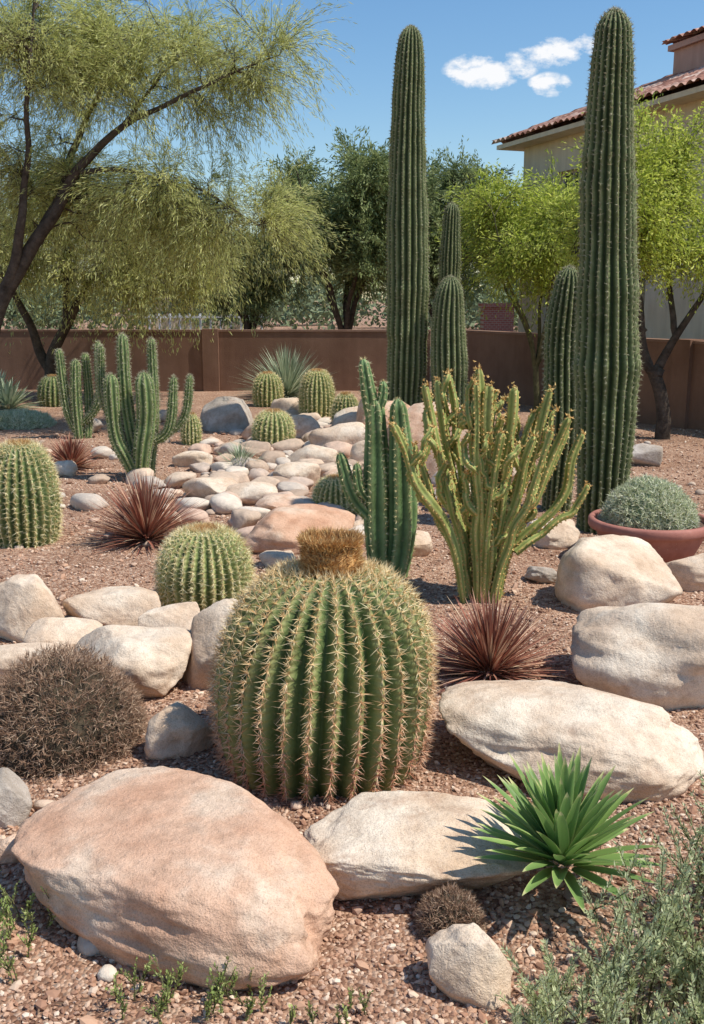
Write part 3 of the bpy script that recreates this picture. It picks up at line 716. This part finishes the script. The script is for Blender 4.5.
garden_wall((-16, 20.9), (1.55, 20.1), 1.17, [5.5, 13.2])
garden_wall((1.72, 19.95), (8.6, 6.8), 1.2, [.2, 6.5, 11.5])

hx0, hy0 = 4.25, 26.0; ang = math.atan2(-.939, .345)
house = empty('stucco_house', (hx0, hy0, 0), ang)
def hchild(nm, parts, mats):
    ob = build(nm, parts, mats); ob.parent = house; return ob
def facade(L, H, op, rec=.22):
    xs = sorted({0, L, *[o[0] for o in op], *[o[1] for o in op]}); zs = sorted({0, H, *[o[2] for o in op], *[o[3] for o in op]})
    V = []; F = []
    def q(a, b, c, d):
        k = len(V); V.extend([a, b, c, d]); F.append([k, k+1, k+2, k+3])
    for i in range(len(xs)-1):
        for j in range(len(zs)-1):
            mx, mz = (xs[i]+xs[i+1])/2, (zs[j]+zs[j+1])/2
            if any(o[0] < mx < o[1] and o[2] < mz < o[3] for o in op): continue
            q((xs[i], 0, zs[j]), (xs[i+1], 0, zs[j]), (xs[i+1], 0, zs[j+1]), (xs[i], 0, zs[j+1]))
    for a, b, c, d in op:
        q((a, 0, c), (a, rec, c), (a, rec, d), (a, 0, d)); q((b, 0, c), (b, 0, d), (b, rec, d), (b, rec, c))
        q((a, 0, c), (b, 0, c), (b, rec, c), (a, rec, c)); q((a, 0, d), (a, rec, d), (b, rec, d), (b, 0, d))
    return (np.array(V, float), np.array(F), 0, None, False)
HL, HD, HH = 15.0, 9.0, 5.45
ops = [(1.2, 2.1, .9, 2.2), (4, 5.2, .9, 2.3), (7.5, 8.7, .9, 2.3), (11, 12.2, .9, 2.3), (1.6, 2.5, 3.5, 4.7), (4.4, 5.4, 3.5, 4.7), (7.6, 8.6, 3.5, 4.7), (11, 12, 3.5, 4.7)]
hchild('walls', [facade(HL, HH, ops), box(0, HL, .3, HD, 0, HH-.01), box(0, .06, .001, .299, 0, HH), box(HL-.06, HL, .001, .299, 0, HH)], [M_house])
hchild('windows', [box(a+.04, b-.04, .2, .21, c+.04, d-.04) for a, b, c, d in ops], [M_glass])
fr = []
for a, b, c, d in ops:
    fr += [box(a, a+.05, .15, .198, c, d), box(b-.05, b, .15, .198, c, d), box(a+.05, b-.05, .15, .198, c, c+.05), box(a+.05, b-.05, .15, .198, d-.05, d), box((a+b)/2-.02, (a+b)/2+.02, .155, .196, c+.05, d-.05), box(a-.08, b+.08, -.06, -.002, c-.1, c-.01)]
hchild('window_frames', fr, [M_trim])
hchild('fascia', [box(-.5, HL+.5, -.5, HD+.5, HH, HH+.1)], [M_house])
def tileroof(x0, x1, y0, y1, z, slope, inset):
    parts = []; mid = (y0+y1)/2; run = mid-y0
    def face(o, ax, dn, length, run, ins, sl):
        nu = int(length/.24)*6+1; nv = int(run/.36)*4+1
        UU, VV = np.meshgrid(np.linspace(0, length, nu), np.linspace(0, run, nv))
        k = VV/run*ins
        UU2 = k+(UU/length)*(length-2*k)
        zz = VV*sl+.07*np.abs(np.sin(UU/.24*np.pi))+.04*(1-(VV/.36) % 1.0)+.018*vn(np.stack([UU/.24, VV/.36, UU*0], -1))
        P = np.array(o)[None, None]+UU2[..., None]*np.array(ax)+VV[..., None]*np.array(dn)+zz[..., None]*np.array([0, 0, 1.])
        return (P.reshape(-1, 3), grid_faces(nv, nu, False), 0, None, False)
    parts.append(face((x0, y0, z), (1., 0, 0), (0, 1., 0), x1-x0, run, inset, slope))
    parts.append(face((x1, y1, z), (-1., 0, 0), (0, -1., 0), x1-x0, run, inset, slope))
    parts.append(face((x0, y1, z), (0, -1., 0), (1., 0, 0), y1-y0, inset, run, slope*run/inset))
    parts.append(face((x1, y0, z), (0, 1., 0), (-1., 0, 0), y1-y0, inset, run, slope*run/inset))
    return parts
hchild('tile_roof', tileroof(-.6, HL+.6, -.6, HD+.6, HH+.11, .40, 5.1), [M_tile])
hchild('chimney', [box(3.0, 4.9, 2.0, 3.4, 5.6, 7.2), box(2.9, 5.0, 1.9, 3.5, 7.202, 7.32)], [M_pinkst])
hchild('chimney_tile_cap', tileroof(2.8, 5.1, 1.8, 3.6, 7.33, .35, .8), [M_tile])
hchild('roof_turret', [box(6.0, 8.2, 2.2, 4.4, 5.6, 8.0), box(5.9, 8.3, 2.1, 4.5, 8.002, 8.15)], [M_pinkst])

far = empty('flat_roof_house', (-9.0, 60, 0))
o = build('walls', [box(-2.2, 2.6, -2, 2, 0, 2.6)], [M_house]); o.parent = far
o = build('parapet', [box(-2.3, 2.7, -2.1, 2.1, 2.602, 2.8)], [M_trim]); o.parent = far
o = build('windows', [box(-1.2, -.4, -2.05, -2.002, 1, 1.9), box(.9, 1.7, -2.05, -2.002, 1, 1.9)], [M_glass]); o.parent = far
build('white_fence', [box(-5.6+i*.28, -5.55+i*.28, 28, 28.05, 0, 1.42) for i in range(12)]+[box(-5.7, -2.3, 27.96, 27.998, 1.30, 1.36), box(-5.7, -2.3, 27.96, 27.998, .5, .56)], [M_white], (-4, 28, 0))
build('brick_pillar', [box(3.05, 3.75, 23.6, 24.2, 0, 1.62), box(3.0, 3.8, 23.55, 24.25, 1.622, 1.72)], [M_brick], (3.4, 24, 0))
build('road', [(np.array([[-80, 32, .03], [80, 32, .03], [80, 39, .03], [-80, 39, .03]]), np.array([[0, 1, 2, 3]]), 0, None, False)], [M_asph])

# ------------------------------------------------------------ foreground shrubs
def sprigs(name, pts, hmin, hmax, lean, leafL, leafW, nl, mat, stem):
    parts = []; P_, D_, v_ = [], [], []
    for (x, y) in pts:
        z0 = float(gh(x, y)); h = U(hmin, hmax)*(1 if name != 'sage_shrub' else float(np.interp(x, [.3, .75, 1.1], [.6, .85, 1.1]))); a = U(0, 2*np.pi); ln = U(.1, lean)*h
        e = np.array([x+math.cos(a)*ln, y+math.sin(a)*ln, z0+h]); b = np.array([x, y, z0-.01]); m_ = (b+e)/2+np.array([-math.cos(a)*ln*.2, -math.sin(a)*ln*.2, .05*h])
        stems = [(b, m_, e)]
        for _ in range(rng.integers(2, 5)):
            t = U(.3, .8); s = b*(1-t)**2+2*m_*t*(1-t)+e*t*t
            dd = unit(rng.normal(size=3)*np.array([1, 1, .2])+np.array([0, 0, 1.1])); l = h*U(.2, .45)
            stems.append((s, s+dd*l*.5+np.array([0, 0, .01]), s+dd*l+np.array([0, 0, .03])))
        cv = U(.3, 1)
        for (b_, mm_, e_) in stems:
            L_ = np.linalg.norm(e_-b_)
            parts.append(tube([b_, mm_, e_], [.0022, .0016, .0007], 4, 7))
            k = max(6, int(nl*L_/h)); t = np.linspace(.12, 1, k)[:, None]
            p = b_*(1-t)**2+2*mm_*t*(1-t)+e_*t*t; tang = unit(2*(1-t)*(mm_-b_)+2*t*(e_-mm_))
            side = unit(np.cross(tang, rng.normal(size=(k, 3)))); d = unit(tang*1.1+side)
            P_.append(p+d*leafL*.5); D_.append(d); v_.append(np.full(k, cv))
    parts.append(leaves(np.concatenate(P_), np.concatenate(D_), leafL, leafW, 1, np.concatenate(v_)))
    c = np.mean(np.array(pts), 0)
    build(name, parts, [stem, mat], (c[0], c[1], 0))
pts = []
while len(pts) < 250:
    x, y = U(.32, 1.4), U(1.85, 2.8)
    if y < 2.0+(x-.3)*.95 and U(0, 1) < .45+.8*(x-.3): pts.append((x, y))
sprigs('sage_shrub', pts, .18, .42, .45, .017, .0055, 95, M_leaf_sage, M_bark2)
sprigs('weed_plant', [(-.40+U(-.22, .22), 2.30+U(-.08, .06)) for _ in range(20)], .04, .11, 1.1, .012, .006, 20, M_leaf_weed, M_bark2)
sprigs('weed_plant', [(-.98+U(-.2, .08), 2.42+U(-.15, .25)) for _ in range(32)], .05, .14, .9, .013, .006, 26, M_leaf_weed, M_bark2)
sprigs('weed_plant', [(-.05+U(-.15, .15), 2.25+U(-.05, .05)) for _ in range(6)], .03, .07, .9, .011, .005, 12, M_leaf_weed, M_bark2)

k = 2600
Yl = 2.0*(12/2.0)**U(0, 1, k); Xl = U(-1, 1, k)*(.42*Yl+.5)
Pl = np.stack([Xl, Yl, gh(Xl, Yl)+.009], -1); Dl = rng.normal(size=(k, 3))*np.array([1, 1, .12])
build('leaf_litter', [leaves(Pl, Dl, .03, .005, 0)], [M_sp_brown])

# ------------------------------------------------------------ light, sky, camera
EL, AZ = math.radians(57), math.radians(104)
sd = np.array([math.sin(AZ)*math.cos(EL), math.cos(AZ)*math.cos(EL), math.sin(EL)])
from mathutils import Vector
L = bpy.data.lights.new('sun', 'SUN'); L.energy = 5.0; L.angle = math.radians(.5); L.color = (1, .96, .88)
lo = bpy.data.objects.new('sun', L); lo.rotation_euler = Vector(-sd).to_track_quat('-Z', 'Y').to_euler(); lo.location = (5, 0, 10); scene.collection.objects.link(lo)

g = N('sky', world=True); scene.world = g.m
sky = g.n('ShaderNodeTexSky'); sky.sky_type = 'NISHITA'; sky.sun_disc = False
sky.sun_elevation = EL; sky.sun_rotation = AZ; sky.air_density = 1.15; sky.dust_density = .3; sky.ozone_density = 3.0
hs = g.n('ShaderNodeHueSaturation'); hs.inputs['Saturation'].default_value = 1.2; hs.inputs['Value'].default_value = 1.08
g.l(sky.outputs[0], hs.inputs['Color'])
tc = g.n('ShaderNodeTexCoord'); sp = g.n('ShaderNodeSeparateXYZ'); g.l(tc.outputs['Generated'], sp.inputs[0])
ysafe = g.math('MAXIMUM', sp.outputs[1], .05)
a = g.math('DIVIDE', sp.outputs[0], ysafe); b = g.math('DIVIDE', sp.outputs[2], ysafe)
cb = g.n('ShaderNodeCombineXYZ'); g.l(a, cb.inputs[0]); g.l(g.math('MULTIPLY', b, 1.6), cb.inputs[1])
nz = g.noise(cb.outputs[0], 38, 7, .62)
tot = None
for (cx_, cy_, sx, sy, am) in [(.122, .2075, .040, .020, 1.15), (.150, .2125, .028, .014, .8), (.188, .2255, .034, .0155, 1.0), (.185, .197, .024, .012, 1.0), (.222, .2325, .030, .011, .85), (-.6, .35, .12, .04, 1), (.75, .3, .14, .04, 1)]:
    dx = g.math('DIVIDE', g.math('SUBTRACT', a, cx_), sx); dy = g.math('DIVIDE', g.math('SUBTRACT', b, cy_), sy)
    d2 = g.math('ADD', g.math('MULTIPLY', dx, dx), g.math('MULTIPLY', dy, dy))
    m_ = g.math('MULTIPLY', g.math('SUBTRACT', 1.0, d2, clamp=True), am)
    tot = m_ if tot is None else g.math('MAXIMUM', tot, m_)
f = g.math('ADD', tot, g.math('MULTIPLY', g.math('SUBTRACT', nz, .5), 3.4))
f = g.math('SUBTRACT', f, .25)
f = g.math('MULTIPLY', f, g.math('MULTIPLY', tot, 3.0, clamp=True)); f = g.math('MULTIPLY', f, 1.4, clamp=True)
colr = g.mix(f, hs.outputs[0], (7.4, 7.5, 7.7))
bg = g.n('ShaderNodeBackground'); g.l(colr, bg.inputs[0]); bg.inputs[1].default_value = .13
o = g.n('ShaderNodeOutputWorld'); g.l(bg.outputs[0], o.inputs[0])

cam = bpy.data.cameras.new('camera'); co = bpy.data.objects.new('camera', cam); scene.collection.objects.link(co)
cam.sensor_fit = 'VERTICAL'; cam.sensor_height = 36; cam.lens = 36*1000/1024; cam.clip_end = 3000; cam.clip_start = .05
co.location = (0, 0, 1.8); co.rotation_euler = (math.radians(78), 0, 0)
scene.camera = co
scene.view_settings.view_transform = 'Standard'; scene.view_settings.look = 'None'; scene.view_settings.exposure = 0
print('objects', len(scene.objects))
